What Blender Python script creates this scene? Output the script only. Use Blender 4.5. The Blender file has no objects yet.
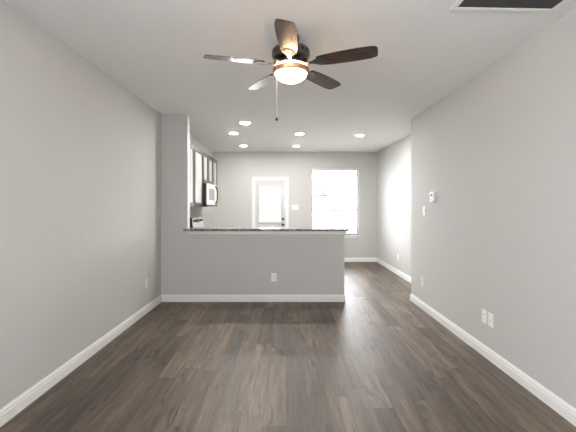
import bpy, bmesh, math, random
from mathutils import Vector, Matrix
random.seed(7)
S = bpy.context.scene
COL = S.collection
PI = math.pi

# ------------------------------------------------------------------ camera
cd = bpy.data.cameras.new('camera')
cam = bpy.data.objects.new('camera', cd); COL.objects.link(cam)
cam.location = (0, 0, 1.41); cam.rotation_euler = (PI/2, 0, 0)
cd.sensor_width = 36; cd.lens = 350/576*36
cd.shift_x = 2/576; cd.shift_y = -10.7/576
cd.clip_start = 0.05; cd.clip_end = 300
S.camera = cam
# ------------------------------------------------------------------ world, daylight, exposure
w = bpy.data.worlds.new('sky'); S.world = w; w.use_nodes = True
bg = w.node_tree.nodes['Background']
bg.inputs['Color'].default_value = (0.93, 0.96, 1.0, 1); bg.inputs['Strength'].default_value = 29.0

# openings that daylight comes through: unseen windows added to light the room, beside and behind the camera (lo, hi, sill, head)
FW = (-.45, .45, 1.38, 2.02)              # in the wall behind the camera
LW = (-1.0, -.1, 1.0, 2.1)               # in the left wall
RW = (-.75, -.25, 1.25, 1.95)               # in the right wall
def portal(name, loc, rot, sx, sy):      # light portal filling a window opening: gives no light of its own, guides the sky light
    l = bpy.data.lights.new(name, 'AREA'); l.shape = 'RECTANGLE'; l.size = sx; l.size_y = sy
    l.cycles.is_portal = True
    o = bpy.data.objects.new(name, l); COL.objects.link(o); o.location = loc; o.rotation_euler = rot
def mid(a, b): return (a+b)/2
if FW: portal('added_front_window_portal', (mid(*FW[:2]), -1.71, mid(*FW[2:])), (PI/2, 0, 0), FW[1]-FW[0], FW[3]-FW[2])
if LW: portal('added_left_window_portal', (-1.94, mid(*LW[:2]), mid(*LW[2:])), (PI/2, 0, -PI/2), LW[1]-LW[0], LW[3]-LW[2])
if RW: portal('added_right_window_portal', (1.97, mid(*RW[:2]), mid(*RW[2:])), (PI/2, 0, PI/2), RW[1]-RW[0], RW[3]-RW[2])
portal('far_window_portal', (1.2265, 8.868, 1.505), (-PI/2, 0, 0), 1.193, 1.68)
portal('door_lite_portal', (-.4, 8.868, 1.4375), (-PI/2, 0, 0), .56, .9)
S.view_settings.view_transform = 'Standard'
S.view_settings.look = 'None'
S.view_settings.exposure = 0.02
S.view_settings.gamma = 1.0
S.cycles.sample_clamp_indirect = 20
S.view_settings.use_curve_mapping = False

# ------------------------------------------------------------------ materials
def mat(name, color=(.8, .8, .8), rough=.5, metal=0., **kw):
    m = bpy.data.materials.new(name); m.use_nodes = True
    b = m.node_tree.nodes['Principled BSDF']
    b.inputs['Base Color'].default_value = (*color, 1)
    b.inputs['Roughness'].default_value = rough
    b.inputs['Metallic'].default_value = metal
    for k, v in kw.items():
        b.inputs[k.replace('_', ' ')].default_value = v
    return m

def nd(m, typ, **kw):
    n = m.node_tree.nodes.new(typ)
    for k, v in kw.items():
        if hasattr(n, k): setattr(n, k, v)
        else: n.inputs[k.replace('_', ' ')].default_value = v
    return n

def lk(m, a, b): m.node_tree.links.new(a, b)

def bumped(m, scale, dist, strength=.3, detail=3):
    tc = nd(m, 'ShaderNodeTexCoord'); n = nd(m, 'ShaderNodeTexNoise', Scale=scale, Detail=detail)
    lk(m, tc.outputs['Object'], n.inputs['Vector'])
    b = nd(m, 'ShaderNodeBump', Strength=strength, Distance=dist)
    lk(m, n.outputs['Fac'], b.inputs['Height'])
    lk(m, b.outputs['Normal'], m.node_tree.nodes['Principled BSDF'].inputs['Normal'])
    return m

M = {}
M['wall'] = bumped(mat('wall_paint', (.59, .587, .57), .7), 75, .005, .5)
M['ceil'] = bumped(mat('ceiling_paint', (.90, .895, .885), .85), 45, .004, .4)
M['trim'] = mat('white_trim_paint', (.86, .86, .85), .35)
M['door'] = mat('door_paint', (.66, .66, .655), .4)
M['plate'] = mat('white_plastic', (.93, .93, .92), .35)
M['dark'] = mat('black_plastic', (.015, .015, .016), .3)
M['slot'] = mat('slot_dark', (.03, .03, .03), .6)
M['steel'] = mat('stainless_steel', (.72, .72, .71), .28, 1.0)
M['appl'] = mat('appliance_white_steel', (.78, .78, .77), .25, .3)
M['bronze'] = mat('oiled_pewter', (.16, .155, .145), .3, 1.0)
M['copper'] = mat('copper_rim', (.62, .36, .2), .32, 1.0)
M['knob'] = mat('dark_bronze_hardware', (.05, .045, .04), .35, .8)
M['cab_frame'] = mat('espresso_wood', (.022, .017, .014), .45)
M['cab_panel'] = mat('glare_grey_door_panel', (.42, .41, .40), .22)  # pale grey painted in for the glare on dark glossy doors
M['exterior'] = mat('siding', (.3, .3, .3), .8)
M['roof'] = mat('shingle', (.016, .019, .024), .9)
M['fence'] = mat('fence_boards', (.036, .036, .036), .9)
M['bounce_ground'] = bumped(mat('daylight_bounce_concrete', (.68, .67, .64), .9), 20, .01, .3)  # ground made pale so it bounces daylight up through the window
M['extwin'] = mat('exterior_window', (.02, .025, .03), .1)
M['grille'] = mat('white_metal_grille', (.92, .92, .91), .4)
M['filter'] = bumped(mat('dark_filter', (.035, .035, .033), .9), 60, .01, .6)
M['blind'] = mat('white_blind', (.70, .70, .70), .5)
M['chain'] = mat('pull_chain_metal', (.75, .74, .72), .3, .6)

# knock-down ceiling: faint tonal mottling comes from the bump only
# wood blades
m = mat('walnut_blade', (.05, .03, .022), .25, Coat_Weight=.6, Coat_Roughness=.18); M['blade'] = m
tc = nd(m, 'ShaderNodeTexCoord'); mp = nd(m, 'ShaderNodeMapping'); mp.inputs['Scale'].default_value = (4, 70, 4)
lk(m, tc.outputs['Object'], mp.inputs['Vector'])
n = nd(m, 'ShaderNodeTexNoise', Scale=1.0, Detail=5); lk(m, mp.outputs['Vector'], n.inputs['Vector'])
cr = nd(m, 'ShaderNodeValToRGB'); cr.color_ramp.elements[0].color = (.028, .014, .010, 1); cr.color_ramp.elements[1].color = (.085, .042, .030, 1)
cr.color_ramp.elements[0].position = .35; cr.color_ramp.elements[1].position = .7
lk(m, n.outputs['Fac'], cr.inputs['Fac']); lk(m, cr.outputs['Color'], m.node_tree.nodes['Principled BSDF'].inputs['Base Color'])

def emis(name, color, strength):
    m = bpy.data.materials.new(name); m.use_nodes = True
    b = m.node_tree.nodes['Principled BSDF']
    b.inputs['Base Color'].default_value = (.9, .9, .9, 1)
    b.inputs['Emission Color'].default_value = (*color, 1); b.inputs['Emission Strength'].default_value = strength
    return m
M['bowl'] = emis('lit_frosted_bowl', (1, .62, .34), 34)
M['lens'] = emis('lit_lens', (1, .97, .93), 520)
M['lens_dim'] = emis('dimmer_lit_lens', (1, .97, .93), 330)

# window glass: clear, with a thin reflection
def glass(name):
    m = bpy.data.materials.new(name); m.use_nodes = True
    nt = m.node_tree; nt.nodes.clear()
    out = nd(m, 'ShaderNodeOutputMaterial'); mx = nd(m, 'ShaderNodeMixShader')
    tr = nd(m, 'ShaderNodeBsdfTransparent'); gl = nd(m, 'ShaderNodeBsdfGlossy'); gl.inputs['Roughness'].default_value = .02
    fr = nd(m, 'ShaderNodeFresnel', IOR=1.45)
    lk(m, fr.outputs[0], mx.inputs[0]); lk(m, tr.outputs[0], mx.inputs[1]); lk(m, gl.outputs[0], mx.inputs[2])
    lk(m, mx.outputs[0], out.inputs['Surface'])
    return m
M['glass'] = glass('clear_glass')
# closed white blind inside the door glass: lets daylight through
m = bpy.data.materials.new('translucent_blind'); m.use_nodes = True; nt = m.node_tree; nt.nodes.clear()
out = nd(m, 'ShaderNodeOutputMaterial'); mx = nd(m, 'ShaderNodeMixShader'); mx.inputs[0].default_value = .45
df = nd(m, 'ShaderNodeBsdfDiffuse'); df.inputs[0].default_value = (.9, .9, .9, 1)
tl = nd(m, 'ShaderNodeBsdfTranslucent'); tl.inputs[0].default_value = (.95, .95, .95, 1)
lk(m, df.outputs[0], mx.inputs[1]); lk(m, tl.outputs[0], mx.inputs[2]); lk(m, mx.outputs[0], out.inputs['Surface'])
M['tblind'] = m

# vinyl plank floor
m = mat('vinyl_plank_floor', (.1, .08, .06), .4); M['floor'] = m
P = m.node_tree.nodes['Principled BSDF']
tc = nd(m, 'ShaderNodeTexCoord'); sp = nd(m, 'ShaderNodeSeparateXYZ'); lk(m, tc.outputs['Object'], sp.inputs[0])
rw = nd(m, 'ShaderNodeMath', operation='DIVIDE'); rw.inputs[1].default_value = .150; lk(m, sp.outputs['X'], rw.inputs[0])
rf_ = nd(m, 'ShaderNodeMath', operation='FLOOR'); lk(m, rw.outputs[0], rf_.inputs[0])
wn = nd(m, 'ShaderNodeTexWhiteNoise', noise_dimensions='1D'); lk(m, rf_.outputs[0], wn.inputs['W'])
sh = nd(m, 'ShaderNodeMath', operation='MULTIPLY_ADD'); sh.inputs[1].default_value = 1.22; lk(m, wn.outputs['Value'], sh.inputs[0]); lk(m, sp.outputs['Y'], sh.inputs[2])
cb = nd(m, 'ShaderNodeCombineXYZ'); lk(m, sh.outputs[0], cb.inputs['X']); lk(m, sp.outputs['X'], cb.inputs['Y'])
br = nd(m, 'ShaderNodeTexBrick', offset=0., offset_frequency=2)
for k, v in (('Scale', 1.0), ('Mortar Size', .0016), ('Mortar Smooth', .3), ('Bias', 0.), ('Brick Width', 1.22), ('Row Height', .150)):
    br.inputs[k].default_value = v
br.inputs['Color1'].default_value = (0, 0, 0, 1); br.inputs['Color2'].default_value = (1, 1, 1, 1); br.inputs['Mortar'].default_value = (.5, .5, .5, 1)
lk(m, cb.outputs[0], br.inputs['Vector'])
# grain, shifted per plank
off = nd(m, 'ShaderNodeMath', operation='MULTIPLY'); off.inputs[1].default_value = 37.
lk(m, br.outputs['Color'], off.inputs[0])
gx = nd(m, 'ShaderNodeMath', operation='MULTIPLY_ADD'); gx.inputs[1].default_value = 1.0
lk(m, sp.outputs['Y'], gx.inputs[0]); lk(m, off.outputs[0], gx.inputs[2])
def grain(sy, sx, detail, dist):
    c = nd(m, 'ShaderNodeCombineXYZ')
    a = nd(m, 'ShaderNodeMath', operation='MULTIPLY'); a.inputs[1].default_value = sy; lk(m, gx.outputs[0], a.inputs[0])
    b = nd(m, 'ShaderNodeMath', operation='MULTIPLY'); b.inputs[1].default_value = sx; lk(m, sp.outputs['X'], b.inputs[0])
    lk(m, a.outputs[0], c.inputs['X']); lk(m, b.outputs[0], c.inputs['Y']); lk(m, off.outputs[0], c.inputs['Z'])
    n = nd(m, 'ShaderNodeTexNoise', Scale=1.0, Detail=detail, Distortion=dist); lk(m, c.outputs[0], n.inputs['Vector'])
    return n
g1 = grain(1.6, 16, 6, .6); g2 = grain(5, 110, 4, .3); g3 = grain(4.5, 15, 3, .5)
cr = nd(m, 'ShaderNodeValToRGB'); e = cr.color_ramp.elements
e[0].position = .30; e[0].color = (.056, .040, .027, 1); e[1].position = .72; e[1].color = (.168, .124, .086, 1)
lk(m, g1.outputs['Fac'], cr.inputs['Fac'])
def mul(ca, fac_out, lo, hi, p0=0., p1=1.):
    mr = nd(m, 'ShaderNodeMapRange'); mr.inputs['From Min'].default_value = p0; mr.inputs['From Max'].default_value = p1
    mr.inputs['To Min'].default_value = lo; mr.inputs['To Max'].default_value = hi; lk(m, fac_out, mr.inputs['Value'])
    v = nd(m, 'ShaderNodeVectorMath', operation='SCALE'); lk(m, ca, v.inputs[0]); lk(m, mr.outputs[0], v.inputs['Scale'])
    return v.outputs[0]
c = mul(cr.outputs['Color'], br.outputs['Color'], .58, 1.46)
c = mul(c, g2.outputs['Fac'], .58, 1.42, .3, .7)
c = mul(c, g3.outputs['Fac'], .34, 1.0, .30, .40)          # knots and dark streaks
c = mul(c, br.outputs['Fac'], 1.0, .45)                    # seams
lk(m, c, P.inputs['Base Color'])
P.inputs['Roughness'].default_value = .42; P.inputs['Specular IOR Level'].default_value = .75
mr = nd(m, 'ShaderNodeMapRange'); mr.inputs['To Min'].default_value = .42; mr.inputs['To Max'].default_value = .54
lk(m, g2.outputs['Fac'], mr.inputs['Value']); lk(m, mr.outputs[0], P.inputs['Roughness'])
bp = nd(m, 'ShaderNodeBump', Strength=.25, Distance=.002); lk(m, g2.outputs['Fac'], bp.inputs['Height']); lk(m, bp.outputs['Normal'], P.inputs['Normal'])

# speckled granite
m = mat('speckled_granite', (.5, .5, .5), .15); M['granite'] = m
tc = nd(m, 'ShaderNodeTexCoord'); n = nd(m, 'ShaderNodeTexNoise', Scale=48, Detail=5, Roughness=.75); lk(m, tc.outputs['Object'], n.inputs['Vector'])
cr = nd(m, 'ShaderNodeValToRGB'); e = cr.color_ramp.elements
e[0].position = .43; e[0].color = (.018, .018, .018, 1); e[1].position = .66; e[1].color = (.75, .74, .71, 1)
x = e.new(.50); x.color = (.16, .155, .15, 1); x = e.new(.56); x.color = (.42, .41, .39, 1)
lk(m, n.outputs['Fac'], cr.inputs['Fac']); lk(m, cr.outputs['Color'], m.node_tree.nodes['Principled BSDF'].inputs['Base Color'])

# ------------------------------------------------------------------ mesh helpers
def box(bm, x0, x1, y0, y1, z0, z1, bev=0., seg=2):
    vs = [bm.verts.new((x, y, z)) for x in (x0, x1) for y in (y0, y1) for z in (z0, z1)]
    f = [bm.faces.new([vs[i] for i in q]) for q in ((0, 1, 3, 2), (4, 6, 7, 5), (0, 4, 5, 1), (2, 3, 7, 6), (0, 2, 6, 4), (1, 5, 7, 3))]
    if bev:
        es = list({e for ff in f for e in ff.edges})
        bmesh.ops.bevel(bm, geom=es, offset=bev, segments=seg, affect='EDGES', profile=.5)

def lathe(bm, prof, seg=40, c=(0, 0, 0), caps=True):
    rings = []
    for r, z in prof:
        if r < 1e-5:
            rings.append([bm.verts.new((c[0], c[1], c[2]+z))])
        else:
            rings.append([bm.verts.new((c[0]+r*math.cos(2*PI*i/seg), c[1]+r*math.sin(2*PI*i/seg), c[2]+z)) for i in range(seg)])
    for a, b in zip(rings, rings[1:]):
        for i in range(seg):
            j = (i+1) % seg
            if len(a) == 1 and len(b) == 1: continue
            if len(a) == 1: bm.faces.new((a[0], b[j], b[i]))
            elif len(b) == 1: bm.faces.new((a[i], a[j], b[0]))
            else: bm.faces.new((a[i], a[j], b[j], b[i]))

def lathe_axis(bm, prof, axis, origin, seg=24):
    b2 = bmesh.new(); lathe(b2, prof, seg)
    q = Vector((0, 0, 1)).rotation_difference(Vector(axis)).to_matrix().to_4x4()
    bmesh.ops.transform(b2, matrix=Matrix.Translation(origin) @ q, verts=b2.verts)
    me = bpy.data.meshes.new('t'); b2.to_mesh(me); b2.free(); bm.from_mesh(me); bpy.data.meshes.remove(me)

def prism(bm, pts, z0, z1):
    a = [bm.verts.new((x, y, z0)) for x, y in pts]; b = [bm.verts.new((x, y, z1)) for x, y in pts]
    bm.faces.new(a[::-1]); bm.faces.new(b)
    for i in range(len(pts)):
        j = (i+1) % len(pts); bm.faces.new((a[i], a[j], b[j], b[i]))

def tube(bm, path, r, seg=10):
    path = [Vector(p) for p in path]; rings = []
    for i, p in enumerate(path):
        t = (path[min(i+1, len(path)-1)] - path[max(i-1, 0)]).normalized()
        u = t.orthogonal().normalized() if i == 0 else (u - t*u.dot(t)).normalized()
        v = t.cross(u)
        rings.append([bm.verts.new(p + r*(u*math.cos(2*PI*k/seg) + v*math.sin(2*PI*k/seg))) for k in range(seg)])
    for a, b in zip(rings, rings[1:]):
        for k in range(seg): bm.faces.new((a[k], a[(k+1) % seg], b[(k+1) % seg], b[k]))
    bm.faces.new(rings[0][::-1]); bm.faces.new(rings[-1])

def obj(name, bm, material, parent=None, smooth=False, loc=None):
    bmesh.ops.recalc_face_normals(bm, faces=bm.faces)
    me = bpy.data.meshes.new(name); bm.to_mesh(me); bm.free()
    if smooth:
        for p in me.polygons: p.use_smooth = True
        me.set_sharp_from_angle(angle=math.radians(38))
    me.materials.append(material)
    o = bpy.data.objects.new(name, me); COL.objects.link(o)
    if parent: o.parent = parent
    if loc: o.location = loc
    return o

def thing(name, label, cat, loc=(0, 0, 0), rot=(0, 0, 0), group=None):
    o = bpy.data.objects.new(name, None); COL.objects.link(o); o.empty_display_size = .05
    o.location = loc; o.rotation_euler = rot; o['label'] = label; o['category'] = cat
    if group: o['group'] = group
    return o

def struct(name, bm, material, label=None, cat='structure'):
    o = obj(name, bm, material); o['kind'] = 'structure'
    if label: o['label'] = label; o['category'] = cat
    return o
def sempty(name, label, cat, loc=(0, 0, 0)):
    o = thing(name, label, cat, loc); o['kind'] = 'structure'; return o
B = bmesh.new

# ------------------------------------------------------------------ room dimensions
XL, XR, XK = -1.83, 1.858, 2.27          # left wall, right wall, kitchen right wall
YP, YE, YB, YF = 5.12, 5.194, 8.73, -1.6  # partition front, end of right wall, far wall, wall behind the camera
def ceil_z(x, y):
    t = min(1, max(0, (y-5.0)/3.73))
    return 2.745 - .0185*(min(x, XR)-XL)*(1-t)

# floor
bm = B(); box(bm, -2.0, 2.42, YF-.15, YB+.15, -.1, 0)
struct('floor', bm, M['floor'], 'grey-brown wood-look plank floor running towards the far wall', 'floor')
# ceiling
bm = B(); nx, ny = 12, 24; g = []; x0, x1, y0, y1 = -1.95, 2.40, YF-.12, YB+.12
for i in range(nx+1):
    g.append([])
    for j in range(ny+1):
        x = x0+(x1-x0)*i/nx; y = y0+(y1-y0)*j/ny
        g[-1].append((bm.verts.new((x, y, ceil_z(x, y))), bm.verts.new((x, y, 2.90))))
for i in range(nx):
    for j in range(ny):
        for k in (0, 1): bm.faces.new([g[a][b][k] for a, b in ((i, j), (i+1, j), (i+1, j+1), (i, j+1))])
for i in range(nx):
    for j in (0, ny): bm.faces.new((g[i][j][0], g[i+1][j][0], g[i+1][j][1], g[i][j][1]))
for j in range(ny):
    for i in (0, nx): bm.faces.new((g[i][j][0], g[i][j+1][0], g[i][j+1][1], g[i][j][1]))
o = struct('ceiling', bm, M['ceil'], 'pale grey textured ceiling over the whole room', 'ceiling')
for p in o.data.polygons: p.use_smooth = True
o.data.set_sharp_from_angle(angle=.6)
HT = 2.80
# left wall (with an unseen window opening added for daylight near the camera)
bm = B()
for a in (((YF-.12, LW[0], 0, HT), (LW[1], YB+.12, 0, HT), (LW[0], LW[1], 0, LW[2]), (LW[0], LW[1], LW[3], HT)) if LW else ((YF-.12, YB+.12, 0, HT),)):
    box(bm, XL-.12, XL, *a)
struct('wall_left', bm, M['wall'], 'light greige left wall with orange-peel texture', 'wall')
# right wall, thick so that its end makes the jog to the kitchen wall
bm = B()
for a in (((YF-.12, RW[0], 0, HT), (RW[1], 2.0, 0, HT), (RW[0], RW[1], 0, RW[2]), (RW[0], RW[1], RW[3], HT)) if RW else ((YF-.12, 2.0, 0, HT),)):  # unseen window opening added here to let daylight in
    box(bm, XR, XR+.12, *a)
box(bm, XR, 2.40, 2.0, YE, 0, HT)
struct('wall_right', bm, M['wall'], 'light greige right wall of the living area ending in a corner', 'wall')
bm = B(); box(bm, XK, XK+.13, YE, YB+.12, 0, HT)
struct('wall_kitchen', bm, M['wall'], 'bright wall on the right of the dining area beyond the corner', 'wall')
# far wall with window and door openings
WX0, WX1, WZ0, WZ1 = .63, 1.823, .665, 2.345
DX0, DX1, DZ1 = -.795, .010, 2.055
bm = B()
for x0, x1, z0, z1 in ((XL-.12, DX0, 0, HT), (DX0, DX1, DZ1, HT), (DX1, WX0, 0, HT), (WX0, WX1, 0, WZ0), (WX0, WX1, WZ1, HT), (WX1, XK+.13, 0, HT)):
    box(bm, x0, x1, YB, YB+.14, z0, z1)
struct('wall_back', bm, M['wall'], 'far greige wall with the door and the window', 'wall')
# wall behind the camera, with an unseen window opening added for daylight
bm = B()
for x0, x1, z0, z1 in (((XL-.12, FW[0], 0, HT), (FW[1], XR+.12, 0, HT), (FW[0], FW[1], 0, FW[2]), (FW[0], FW[1], FW[3], HT)) if FW else ((XL-.12, XR+.12, 0, HT),)):
    box(bm, x0, x1, YF-.12, YF, z0, z1)
struct('wall_front', bm, M['wall'], 'wall behind the viewer with a window opening added for daylight', 'wall')
# partition: stub column at the left and the half-height bar wall
XC, XH = -1.441, .854
bm = B(); box(bm, XL, XC, YP, YP+.12, 0, HT); box(bm, XC, XH, YP, YP+.12, 0, 1.037)
struct('wall_partition', bm, M['wall'], 'greige half-height bar wall joined to a full-height stub column at left', 'wall')

# baseboards: stepped profile swept with mitres
PROF = [(0, 0), (.014, 0), (.014, .066), (.0105, .074), (.0105, .086), (.005, .097), (.004, .104), (0, .104)]
def baseboard(name, path, side, label):
    # side = +1: the room lies to the left of the path direction
    bm = B(); pts = [Vector((*p, 0)) for p in path]; rings = []
    for i, p in enumerate(pts):
        ds = []
        if i > 0: ds.append((p-pts[i-1]).normalized())
        if i < len(pts)-1: ds.append((pts[i+1]-p).normalized())
        ns = [Vector((-d.y, d.x, 0))*side for d in ds]
        n = ns[0] if len(ns) == 1 else (ns[0]+ns[1])/(1+ns[0].dot(ns[1]))
        rings.append([bm.verts.new(p + n*t + Vector((0, 0, z))) for t, z in PROF])
    for a, b in zip(rings, rings[1:]):
        for k in range(len(PROF)):
            bm.faces.new((a[k], a[(k+1) % len(PROF)], b[(k+1) % len(PROF)], b[k]))
    bm.faces.new(rings[0]); bm.faces.new(rings[-1])
    struct(name, bm, M['trim'], label, 'baseboard')
baseboard('baseboard_left', [(XL, YF), (XL, YP)], -1, 'white baseboard along the left wall')
baseboard('baseboard_partition', [(XL+.014, YP), (XH, YP), (XH, YP+.12)], -1, 'white baseboard along the half-height bar wall')
baseboard('baseboard_right', [(XR, YF), (XR, YE), (XK-.014, YE)], 1, 'white baseboard along the right wall to its corner')
baseboard('baseboard_kitchen', [(XK, YE), (XK, YB-.014)], 1, 'white baseboard on the bright wall beyond the corner')
baseboard('baseboard_back', [(.066, YB), (XK, YB)], -1, 'white baseboard on the far wall below the window')

# bar apron trim under the counter
bm = B(); box(bm, XC-.02, XH+.02, YP-.02, YP, .985, 1.037, .004); box(bm, XH, XH+.02, YP, YP+.12, .985, 1.037, .004)
struct('trim_1', bm, M['trim'], 'painted apron moulding right under the granite bar top', 'trim')
# door casing
bm = B(); cx0, cx1 = DX0-.055, DX1+.055
box(bm, cx0, DX0+.006, YB-.018, YB, 0, DZ1-.006, .004); box(bm, DX1-.006, cx1, YB-.018, YB, 0, DZ1-.006, .004)
box(bm, cx0, cx1, YB-.018, YB, DZ1-.006, DZ1+.06, .004)
box(bm, DX0, DX0+.02, YB, YB+.13, 0, DZ1); box(bm, DX1-.02, DX1, YB, YB+.13, 0, DZ1); box(bm, DX0, DX1, YB, YB+.13, DZ1-.02, DZ1)
struct('trim_2', bm, M['trim'], 'white casing around the door on the far wall', 'trim')

# door with half lite
d = sempty('door_1', 'white half-glass exterior door on the far wall', 'door', ((DX0+DX1)/2, YB+.03, 0))
lx0, lx1, lz0, lz1 = -.665, -.135, 1.0, 1.875
mx_ = (DX0+DX1)/2; L0, L1 = DX0+.022-mx_, DX1-.022-mx_; a0, a1 = lx0-mx_, lx1-mx_
bm = B()
for x0, x1, z0, z1 in ((L0, a0, .012, DZ1-.024), (a1, L1, .012, DZ1-.024), (a0, a1, .012, lz0), (a0, a1, lz1, DZ1-.024)):
    box(bm, x0, x1, 0, .044, z0, z1)
for x0, x1 in ((L0+.11, -.04), (.04, L1-.11)):                     # raised lower panels
    box(bm, x0, x1, -.008, .002, .2, .78, .006)
leaf = obj('door_leaf', bm, M['door'], d)
bm = B()
t = .045
for x0, x1, z0, z1 in ((a0-t, a0+.012, lz0-t, lz1+t), (a1-.012, a1+t, lz0-t, lz1+t), (a0+.012, a1-.012, lz0-t, lz0+.012), (a0+.012, a1-.012, lz1-.012, lz1+t)):
    box(bm, x0, x1, -.016, 0, z0, z1, .005)
obj('lite_frame', bm, M['door'], d)
bm = B(); box(bm, a0, a1, .006, .010, lz0, lz1); obj('glass_pane', bm, M['glass'], d)
bm = B()
nz = 40
for k in range(nz):
    z = lz0+.004+(lz1-lz0-.008)*(k+.5)/nz
    box(bm, a0+.01, a1-.01, .020+(k % 2)*.0006, .0225+(k % 2)*.0006, z-.0108, z+.0108)
obj('enclosed_blind', bm, M['tblind'], d)
for z, nm in ((1.07, 'deadbolt'), (.925, 'door_knob')):
    bm = B(); x = L1-.062
    if nm == 'deadbolt': lathe_axis(bm, [(0, 0), (.032, 0), (.032, .008), (.026, .018), (.012, .02), (.012, .03), (0, .03)], (0, -1, 0), (x, 0, z))
    else: lathe_axis(bm, [(0, 0), (.033, 0), (.033, .006), (.014, .012), (.012, .03), (.024, .038), (.03, .052), (.026, .066), (0, .07)], (0, -1, 0), (x, 0, z))
    obj(nm, bm, M['knob'], d, True)
for z in (.25, 1.05, 1.83):
    bm = B(); lathe(bm, [(0, -.045), (.008, -.045), (.008, .045), (0, .045)], 12, (L0-.012, -.008, z)); obj('hinge', bm, M['steel'], d, True)

# window
W = sempty('window_1', 'tall white single-hung window on the far wall', 'window', ((WX0+WX1)/2, YB+.09, 0))
hx = (WX1-WX0)/2; fr = .045; mz = 1.285
bm = B()
for x0, x1, z0, z1 in ((-hx, -hx+fr, WZ0, WZ1), (hx-fr, hx, WZ0, WZ1), (-hx+fr, hx-fr, WZ0, WZ0+fr), (-hx+fr, hx-fr, WZ1-fr, WZ1)):
    box(bm, x0, x1, 0, .045, z0, z1, .004)
obj('window_frame', bm, M['trim'], W)
bm = B()
box(bm, -hx+fr, hx-fr, .002, .036, mz-.022, mz+.022, .004)
obj('meeting_rail', bm, M['trim'], W)
for z0, z1 in ((WZ0+fr, mz-.022), (mz+.022, WZ1-fr)):
    bm = B(); box(bm, -hx+fr, hx-fr, .02, .024, z0, z1); obj('glass_pane', bm, M['glass'], W)
bm = B(); box(bm, -hx-.035, hx+.035, -.13, -.09, WZ0-.024, WZ0, .005); box(bm, -hx, hx, -.09, 0, WZ0-.024, WZ0)
obj('window_sill', bm, M['trim'], W)
bm = B(); box(bm, -hx-.02, hx+.02, -.104, -.09, WZ0-.085, WZ0-.024, .004); obj('sill_apron', bm, M['trim'], W)

# window blind: open horizontal slats
bl = thing('window_blind', 'white horizontal slat blind lowered over the far window', 'blind', ((WX0+WX1)/2, YB+.045, WZ1))
bw = hx-.008
bm = B(); box(bm, -bw, bw, -.03, .03, -.05, -.002, .004); obj('headrail', bm, M['blind'], bl)
bm = B(); box(bm, -bw-.004, bw+.004, -.043, -.032, -.082, -.002, .004); obj('valance', bm, M['blind'], bl)
bm = B(); n = 36; top, bot = -.085, -(WZ1-WZ0)+.05
for k in range(n):
    z = top+(bot-top)*(k+.5)/n; b2 = []
    c, s = math.cos(.16), math.sin(.16)
    pr = [(-.024, 0), (0, .0022), (.024, 0), (.024, .0022), (0, .0046), (-.024, .0022)]
    A = [bm.verts.new((-bw, y*c, z+y*s+h)) for y, h in pr]; Bv = [bm.verts.new((bw, y*c, z+y*s+h)) for y, h in pr]
    bm.faces.new(A[::-1]); bm.faces.new(Bv)
    for i in range(6): bm.faces.new((A[i], A[(i+1) % 6], Bv[(i+1) % 6], Bv[i]))
obj('slats', bm, M['blind'], bl)
bm = B(); box(bm, -bw, bw, -.024, .024, bot-.03, bot-.008, .004); obj('bottom_rail', bm, M['blind'], bl)
for x in (-bw+.15, 0, bw-.15):
    bm = B(); tube(bm, [(x, -.026, -.05), (x, -.026, bot-.02)], .0012, 6); obj('ladder_cord', bm, M['blind'], bl)
bm = B(); tube(bm, [(-bw+.06, -.046, -.06), (-bw+.06, -.046, -.9)], .004, 8); obj('tilt_wand', bm, M['blind'], bl)

# ------------------------------------------------------------------ outside the window
bm = B(); box(bm, -30, 40, YB+.2, 70, -.6, -.5)
struct('ground', bm, M['bounce_ground'], 'concrete yard outside the window, made pale to bounce daylight indoors', 'ground')
bm = B()
f = thing('backyard_fence', 'pale wooden board fence seen outside through the far window', 'fence', (3, 18, -.5))
for k in range(100): box(bm, -7+.14*k, -7+.14*k+.134, 0, .02, 0, 1.72 + .01*(k % 2))
obj('fence_boards', bm, M['fence'], f)
bm = B()
for z in (.3, 1.4): box(bm, -7, 7, .02, .06, z, z+.09)
obj('fence_rail', bm, M['fence'], f)
h = thing('neighbour_house', 'neighbouring house with a grey gabled roof seen through the blind', 'house', (4.2, 34, -.5))
bm = B(); box(bm, -4, 6, 0, 8, 0, 2.7)
v = [bm.verts.new(p) for p in ((-4, 0, 2.7), (-.2, 0, 2.7), (-2.1, 0, 3.9), (-4, .05, 2.7), (-.2, .05, 2.7), (-2.1, .05, 3.9))]
for q in ((0, 1, 2), (3, 5, 4), (0, 2, 5, 3), (1, 4, 5, 2), (0, 3, 4, 1)): bm.faces.new([v[i] for i in q])
obj('house_wall', bm, M['exterior'], h)
bm = B()
def slab(pts, t=.12):
    a = [bm.verts.new(p) for p in pts]; b = [bm.verts.new((p[0], p[1], p[2]+t)) for p in pts]
    bm.faces.new(a[::-1]); bm.faces.new(b)
    for i in range(4): bm.faces.new((a[i], a[(i+1) % 4], b[(i+1) % 4], b[i]))
slab([(-4.4, -.4, 2.62), (6.4, -.4, 2.62), (6.4, 4, 4.7), (-4.4, 4, 4.7)]); slab([(-4.4, 4, 4.7), (6.4, 4, 4.7), (6.4, 8.4, 2.62), (-4.4, 8.4, 2.62)])
slab([(-4.3, -.5, 2.55), (-4.3, 2.8, 2.55), (-2.1, 2.8, 3.95), (-2.1, -.5, 3.95)]); slab([(.1, -.5, 2.55), (.1, 2.8, 2.55), (-2.1, 2.8, 3.95), (-2.1, -.5, 3.95)])
obj('roof', bm, M['roof'], h)
for x in (-2.8, 1.2, 3.6):
    bm = B(); box(bm, x, x+1.1, -.04, .02, 1.2, 2.3); obj('house_window', bm, M['extwin'], h)

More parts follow.
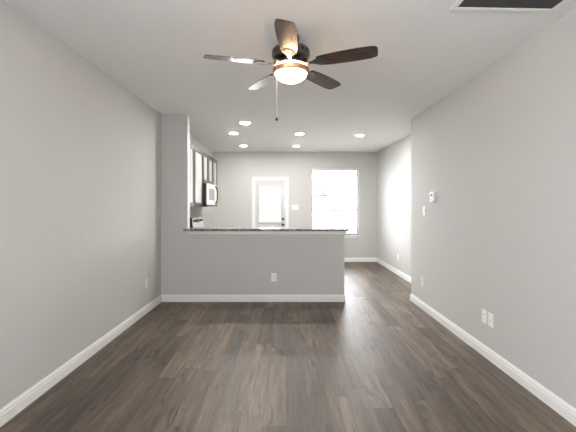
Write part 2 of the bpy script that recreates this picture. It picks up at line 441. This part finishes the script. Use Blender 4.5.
# ------------------------------------------------------------------ bar top
bm = B()
pts = [(XC-.045, 5.045), (XH+.05, 5.045), (XH+.05, 5.41), (XC, 5.41), (XC, 5.12), (XC-.045, 5.12)]
prism(bm, pts, 1.037, 1.069)
bmesh.ops.bevel(bm, geom=[e for e in bm.edges if abs(e.verts[0].co.z-e.verts[1].co.z) < 1e-6], offset=.004, segments=2, affect='EDGES')
o = obj('bar_countertop', bm, M['granite']); o['label'] = 'speckled granite bar top lying on the half-height wall'; o['category'] = 'countertop'

# ------------------------------------------------------------------ wall cabinets (on the left wall of the kitchen)
CX = -1.50; ZT, ZB_ = 2.385, 1.385
def cabinet(y0, y1, z0, z1, ndoors, label):
    t = thing('wall_cabinet', label, 'cabinet', (XL, (y0+y1)/2, z0), group='wall cabinets in the kitchen')
    D = CX-XL-.022; hh = z1-z0; w = (y1-y0)/2-.001
    bm = B(); box(bm, 0.001, D, -w, w, 0, hh); obj('body', bm, M['cab_frame'], t)
    dw = 2*w/ndoors
    for k in range(ndoors):
        a, b = -w+dw*k+.002, -w+dw*(k+1)-.002; s = .07
        bm = B()
        for q in ((a, a+s, .003, hh-.003), (b-s, b, .003, hh-.003), (a+s, b-s, .003, .003+s), (a+s, b-s, hh-.003-s, hh-.003)):
            box(bm, D+.001, D+.022, *q, .002, 1)
        dr = obj('door', bm, M['cab_frame'], t)
        bm = B(); box(bm, D+.001, D+.014, a+s-.002, b-s+.002, s, hh-s); obj('door_panel', bm, M['cab_panel'], dr)
cabinet(5.262, 5.742, ZB_, ZT, 1, 'wall cabinet partly hidden behind the stub column, nearest to the viewer')
cabinet(5.744, 6.343, ZB_, ZT, 1, 'tall wall cabinet directly left of the microwave')
cabinet(6.345, 7.203, 1.815, ZT, 2, 'short two-door wall cabinet directly above the microwave')
cabinet(7.205, 7.66, ZB_, ZT, 1, 'wall cabinet beyond the microwave, nearest to the far wall')

# microwave
mw = thing('microwave', 'stainless over-the-range microwave with black sides hung under the short cabinet', 'microwave', (XL, 6.774, ZB_))
bm = B(); box(bm, .001, .385, -.425, .425, .02, .425, .004); obj('case', bm, M['dark'], mw)
bm = B(); box(bm, .386, .408, -.425, .29, .035, .425, .004); dr = obj('door', bm, M['appl'], mw)
bm = B(); box(bm, .4085, .411, -.33, .17, .12, .34, .001); obj('door_window', bm, mat('grey_oven_glass', (.3, .3, .3), .15), dr)
bm = B(); tube(bm, [(.408, .24, .06), (.43, .24, .07), (.452, .24, .12), (.458, .24, .23), (.452, .24, .34), (.43, .24, .39), (.408, .24, .40)], .013, 10); obj('door_handle', bm, M['dark'], dr, True)
bm = B(); box(bm, .386, .408, .293, .425, .035, .425, .004); cp = obj('control_panel', bm, M['appl'], mw)
bm = B(); box(bm, .4085, .4105, .31, .41, .34, .40); obj('display', bm, M['dark'], cp)
bm = B(); box(bm, .02, .405, -.42, .42, 0, .02, .004); obj('vent_base', bm, M['dark'], mw)

# range with backguard
rg = thing('kitchen_range', 'freestanding range whose control panel shows behind the bar top', 'range', (XL, 6.785, 0))
bm = B(); box(bm, .02, .62, -.42, .42, .06, .90, .004); obj('body', bm, M['dark'], rg)
bm = B(); box(bm, .02, .66, -.425, .425, .90, .92, .004); obj('cooktop', bm, M['dark'], rg)
bm = B()
a = [bm.verts.new((x, y, z)) for y in (-.398, .425) for x, z in ((.012, .92), (.14, .92), (.112, 1.17), (.012, 1.17))]
for q in ((0, 1, 2, 3), (4, 7, 6, 5), (0, 4, 5, 1), (1, 5, 6, 2), (2, 6, 7, 3), (3, 7, 4, 0)): bm.faces.new([a[i] for i in q])
bg_ = obj('backguard', bm, M['appl'], rg)
bm = B()
a = [bm.verts.new((x, y, z)) for y in (-.425, -.398) for x, z in ((.012, .92), (.145, .92), (.117, 1.175), (.012, 1.175))]
for q in ((0, 1, 2, 3), (4, 7, 6, 5), (0, 4, 5, 1), (1, 5, 6, 2), (2, 6, 7, 3), (3, 7, 4, 0)): bm.faces.new([a[i] for i in q])
obj('end_cap', bm, M['dark'], bg_)
ax = Vector((.25, 0, .028)).normalized()
def on_panel(y, z, dx=0): return (.14-.028*(z-.92)/.25+dx, y, z)
for y in (-.30, -.20, .21, .31):
    bm = B(); lathe_axis(bm, [(0, 0), (.024, 0), (.021, .02), (0, .022)], ax, on_panel(y, 1.115), 18); obj('control_knob', bm, M['dark'], bg_, True)
bm = B(); box(bm, .116, .1225, -.11, .12, 1.075, 1.15); obj('display', bm, M['dark'], bg_)
bm = B(); box(bm, .62, .65, -.41, .41, .22, .80, .006); od = obj('oven_door', bm, M['appl'], rg)
bm = B(); tube(bm, [(.65, -.33, .74), (.69, -.33, .74), (.69, .33, .74), (.65, .33, .74)], .01); obj('oven_handle', bm, M['steel'], od, True)
bm = B(); box(bm, .62, .645, -.41, .41, .08, .205, .005); obj('storage_drawer', bm, M['appl'], rg)
for y in (-.38, .38):
    for x in (.06, .58):
        bm = B(); lathe(bm, [(0, 0), (.02, 0), (.02, .06), (0, .06)], 14, (x, y, 0)); obj('foot', bm, M['dark'], rg)

# ------------------------------------------------------------------ ceiling fan
ZB = 2.493; FX, FY = .0375, 2.705; cz = ceil_z(FX, FY)
fan = thing('ceiling_fan', 'five-blade ceiling fan with dark walnut blades and a lit bowl light', 'ceiling fan', (FX, FY, cz))
z = lambda Z: Z-cz
bm = B(); lathe(bm, [(0, 0), (.068, 0), (.068, -.018), (.060, -.045), (.040, -.066), (.018, -.072), (0, -.072)], 40); obj('canopy', bm, M['bronze'], fan, True)
bm = B(); lathe(bm, [(0, -.07), (.0135, -.07), (.0135, z(2.62)), (0, z(2.62))], 20); obj('downrod', bm, M['bronze'], fan, True)
bm = B(); lathe(bm, [(0, z(2.632)), (.05, z(2.632)), (.10, z(2.626)), (.135, z(2.612)), (.145, z(2.60)), (.145, z(2.556)), (.139, z(2.55)), (.139, z(2.542)), (.125, z(2.53)), (.09, z(2.522)), (0, z(2.522))], 56)
hs = obj('motor_housing', bm, M['bronze'], fan, True)
slot_me = None
for k in range(20):
    if slot_me is None:
        b2 = B(); box(b2, .1455, .1465, -.012, .012, z(2.566), z(2.590)); o = obj('vent_slot', b2, M['dark'], hs); slot_me = o.data
    else:
        o = bpy.data.objects.new('vent_slot', slot_me); COL.objects.link(o); o.parent = hs
    o.rotation_euler.z = 2*PI*k/20
bm = B(); lathe(bm, [(0, z(2.522)), (.085, z(2.522)), (.085, z(2.508)), (.058, z(2.50)), (.058, z(2.486)), (.05, z(2.484)), (0, z(2.484))], 40); obj('switch_cup', bm, M['bronze'], fan, True)
# blade and its arm, at angle phi
def blade_outline():
    L0, L1 = .215, .66; pts = []
    prof = [(.0, .050), (.06, .0565), (.2, .064), (.4, .069), (.6, .071), (.78, .070), (.9, .066), (.965, .058), (.99, .047), (1.0, .03)]
    for s, hw in prof: pts.append((L0+(L1-L0)*s, -hw*.98))
    for s, hw in reversed(prof): pts.append((L0+(L1-L0)*(s*.985), hw))
    return pts
bb = B(); prism(bb, blade_outline(), -.003, .003)
bme = bpy.data.meshes.new('blade'); bmesh.ops.recalc_face_normals(bb, faces=bb.faces); bb.to_mesh(bme); bb.free(); bme.materials.append(M['blade'])
ab = B()
prism(ab, [(.07, -.018), (.13, -.012), (.175, -.014), (.205, -.032), (.235, -.044), (.262, -.040), (.285, -.018), (.292, 0), (.285, .018), (.262, .040), (.235, .044), (.205, .032), (.175, .014), (.13, .012), (.07, .018)], -.0075, -.0032)
box(ab, .075, .135, -.016, .016, -.008, .034, .004)
for p in ((.238, -.026), (.238, .026), (.272, 0)): lathe(ab, [(0, -.0105), (.005, -.0105), (.006, -.0075), (0, -.0075)], 10, (*p, 0))
ame = bpy.data.meshes.new('blade_arm'); bmesh.ops.recalc_face_normals(ab, faces=ab.faces); ab.to_mesh(ame); ab.free(); ame.materials.append(M['bronze'])
TH = -.072; PITCH = math.radians(-12)
for k in range(5):
    a = TH + k*2*PI/5
    phi = math.atan2(-math.cos(a), math.sin(a))
    for nm, me in (('blade', bme), ('blade_arm', ame)):
        o = bpy.data.objects.new(nm, me); COL.objects.link(o); o.parent = fan
        o.matrix_local = Matrix.Translation((0, 0, z(ZB))) @ Matrix.Rotation(phi, 4, 'Z') @ Matrix.Rotation(PITCH, 4, 'X')
# light kit
bm = B(); lathe(bm, [(.125, z(2.462)), (.136, z(2.462)), (.142, z(2.456)), (.139, z(2.436)), (.131, z(2.424)), (.124, z(2.424)), (.124, z(2.455)), (.125, z(2.462))], 56)
pan = B(); lathe(pan, [(0, z(2.486)), (.12, z(2.486)), (.129, z(2.482)), (.129, z(2.480)), (0, z(2.480))], 48); obj('light_stop_pan', pan, M['bronze'], fan, True)  # added disc that keeps the bulb light from spreading up the ceiling
rim = obj('light_rim', bm, M['copper'], fan, True)
for k in range(3):
    a = 2*PI*k/3+.5
    bm = B(); tube(bm, [(.05*math.cos(a), .05*math.sin(a), z(2.489)), (.09*math.cos(a), .09*math.sin(a), z(2.476)), (.131*math.cos(a), .131*math.sin(a), z(2.458))], .004, 8); obj('rim_arm', bm, M['bronze'], rim, True)
bm = B(); pr = [(.1235, z(2.438))]
for k in range(11):
    t = k/10*PI/2; pr.append((.1235*math.cos(t), z(2.432)-.072*math.sin(t)))
lathe(bm, pr, 56); obj('glass_bowl', bm, M['bowl'], fan, True)
for sx in (-1, 1):
    bm = B(); lathe(bm, [(0, .02), (.009, .018), (.012, .008), (.009, -.008), (.006, -.016), (0, -.016)], 16, (sx*.06, 0, z(2.452))); obj('bulb', bm, emis('lit_bulb', (1, .6, .3), 8), fan, True)
    l = bpy.data.lights.new('bulb_light', 'POINT'); l.energy = 10; l.color = (1, .62, .34); l.shadow_soft_size = .014
    o = bpy.data.objects.new('bulb_light', l); COL.objects.link(o); o.parent = fan; o.location = (sx*.06, 0, z(2.466))
bm = B(); px, py = -.086, -.045
for k in range(58):
    zz = z(2.475)-.42*k/57
    b2 = bmesh.ops.create_icosphere(bm, subdivisions=1, radius=.0028, matrix=Matrix.Translation((px-.02, py-.08, zz)))
tube(bm, [(-.05, -.03, z(2.487)), (px-.02, py-.08, z(2.478)), (px-.02, py-.08, z(2.05))], .0016, 6)
ch = obj('pull_chain', bm, M['chain'], fan)
bm = B(); lathe(bm, [(0, .018), (.004, .016), (.009, .006), (.0095, 0), (.007, -.008), (0, -.011)], 16, (px-.02, py-.08, z(2.042))); obj('chain_fob', bm, M['knob'], ch, True)

# ------------------------------------------------------------------ recessed ceiling lights
lights = [(-.651, 5.575, .096, 'recessed ceiling light nearest the fan, in front of the others'), (-.96, 6.41, .088, 'recessed ceiling light furthest left, nearest the cabinets'),
          (.245, 6.41, .088, 'recessed ceiling light in the middle of the ceiling beyond the bar'), (1.365, 6.49, .088, 'recessed ceiling light on the right beside the small ceiling register'),
          (-.946, 7.81, .085, 'far left recessed ceiling light close to the far wall above the door'), (.228, 7.81, .085, 'far recessed ceiling light close to the far wall between door and window')]
first = None
for x, y, r, lab in lights:
    t = thing('recessed_light', lab, 'ceiling light', (x, y, ceil_z(x, y)), group='recessed lights in the kitchen ceiling')
    if first is None:
        bm = B(); lathe(bm, [(.072, -.0005), (.096, 0), (.096, -.005), (.090, -.010), (.078, -.010), (.071, -.003), (.072, -.0005)], 40)
        a = obj('trim_ring', bm, M['plate'], t, True)
        bm = B(); lathe(bm, [(0, -.001), (.071, -.001), (.070, -.006), (.062, -.010), (.045, -.013), (.02, -.0145), (0, -.015)], 40)
        b = obj('lens', bm, M['lens'], t, True); first = (a, b)
    else:
        for s in first:
            c = s.copy(); COL.objects.link(c); c.parent = t
            if y > 7 and s is first[1]:
                c.data = s.data.copy(); c.data.materials[0] = M['lens_dim']
    t.scale = (r/.096,)*2+(1,)

# ------------------------------------------------------------------ ceiling register and return grille
t = thing('ceiling_register', 'small white air register on the ceiling near the dining window', 'vent', (1.387, 7.17, ceil_z(1.387, 7.17)))
bm = B()
for q in ((-.15, .15, -.085, -.06), (-.15, .15, .06, .085), (-.15, -.125, -.06, .06), (.125, .15, -.06, .06)): box(bm, *q, -.008, 0, .002, 1)
obj('frame', bm, M['grille'], t)
bm = B()
for k in range(7):
    y = -.052+.0173*k
    box(bm, -.125, .125, y-.005, y+.005, -.006, -.001)
obj('louvres', bm, M['grille'], t)
bm = B(); box(bm, -.125, .125, -.06, .06, -.0008, 0); obj('backing', bm, M['slot'], t)

vy1 = 2.283; cy_ = vy1-.205
t = thing('return_air_grille', 'white framed return air grille with dark filter on the ceiling by the right wall', 'vent', (1.404, cy_, ceil_z(1.404, cy_)), (0, .0185, 0))
hw, hd, f = .338, .205, .036
bm = B()
for q in ((-hw, hw, -hd, -hd+f), (-hw, hw, hd-f, hd), (-hw, -hw+f, -hd+f, hd-f), (hw-f, hw, -hd+f, hd-f)): box(bm, *q, -.012, -.0002, .003, 1)
obj('frame', bm, M['grille'], t)
bm = B(); box(bm, -hw+f, hw-f, -hd+f, hd-f, -.003, -.0004); obj('filter', bm, M['filter'], t)
bm = B(); n = 26
for k in range(n):
    y = -hd+f+(2*hd-2*f)*(k+.5)/n; box(bm, -hw+f, hw-f, y-.0012, y+.0012, -.010, -.0032)
obj('louvres', bm, mat('grey_louvre', (.10, .10, .097), .5), t)

# ------------------------------------------------------------------ wall plates (local: plate lies in xz, faces -y)
def plate(bm, w, h, t=.006): box(bm, -w/2, w/2, -t, 0, -h/2, h/2, .0025, 2)
def outlet(label, loc, rz, kind='outlet', w=.078, h=.122, group=None):
    cat = {'outlet': 'outlet', 'switch': 'switch', 'blank': 'wall plate'}[kind]
    nm = {'outlet': 'wall_outlet', 'switch': 'light_switch', 'blank': 'wall_plate'}[kind]
    t = thing(nm, label, cat, loc, (0, 0, rz), group)
    bm = B(); plate(bm, w, h); obj('plate', bm, M['plate'], t)
    if kind == 'outlet':
        for s in (-1, 1):
            bm = B(); box(bm, -.017, .017, -.0085, -.005, s*.0215-.0145, s*.0215+.0145, .003, 2); soc = obj('socket', bm, M['plate'], t)
            bm = B()
            for x in (-.0065, .0065): box(bm, x-.0014, x+.0014, -.0089, -.0084, s*.0215-.001, s*.0215+.008)
            box(bm, -.0025, .0025, -.0089, -.0084, s*.0215-.0095, s*.0215-.0045)
            obj('slots', bm, M['slot'], soc)
    elif kind == 'switch':
        n = max(1, round((w-.02)/.052))
        for k in range(n):
            x = (k-(n-1)/2)*.046
            bm = B(); a = [bm.verts.new((x+dx, dy, dz)) for dx in (-.0165, .0165) for dy, dz in ((-.005, -.034), (-.0085, -.034), (-.0115, .034), (-.005, .034))]
            for q in ((0, 1, 2, 3), (4, 7, 6, 5), (0, 4, 5, 1), (1, 5, 6, 2), (2, 6, 7, 3), (3, 7, 4, 0)): bm.faces.new([a[i] for i in q])
            obj('rocker', bm, M['plate'], t)
    else:
        bm = B(); lathe_axis(bm, [(0, 0), (.007, 0), (.0075, .006), (.004, .007), (.004, .012), (0, .012)], (0, -1, 0), (0, -.006, .0), 14); obj('jack', bm, M['steel'], t, True)
R90 = PI/2
outlet('white outlet on the front of the half-height bar wall', (-.178, YP, .357), 0)
outlet('white outlet low on the left wall near the corner', (XL, 4.585, .383), R90)
outlet('white light switch on the right wall below the thermostat', (XR, 4.70, 1.335), -R90, 'switch')
outlet('white outlet low on the right wall near its far corner', (XR, 4.76, .367), -R90)
outlet('white outlet with dark slots, farther of the pair low on the right wall', (XR, 3.272, .372), -R90)
outlet('white plate with a cable jack, nearer of the pair low on the right wall', (XR, 3.168, .370), -R90, 'blank')
outlet('white light switch on the bright wall beyond the corner', (XK, 6.58, 1.34), -R90, 'switch')
outlet('white outlet low on the bright wall beyond the corner', (XK, 7.07, .363), -R90)
outlet('wide white switch plate on the far wall between the door and the window', (.224, YB, 1.36), 0, 'switch', .165, .122)
# thermostat
t = thing('thermostat', 'white boxy thermostat on the right wall above the light switch', 'thermostat', (XR, 4.395, 1.515), (0, 0, -R90))
bm = B(); box(bm, -.062, .062, -.006, 0, -.066, .066, .002); obj('back_plate', bm, M['plate'], t)
bm = B(); box(bm, -.058, .058, -.032, -.006, -.062, .062, .006, 3); c = obj('case', bm, M['plate'], t)
bm = B(); box(bm, -.034, .034, -.0326, -.0315, .004, .040); obj('display', bm, mat('grey_screen', (.12, .13, .12), .25), c)
for k in range(2):
    bm = B(); box(bm, -.03+.04*k, -.01+.04*k, -.034, -.0315, -.034, -.02, .001, 1); obj('button', bm, mat('grey_button', (.3, .3, .3), .5), c)
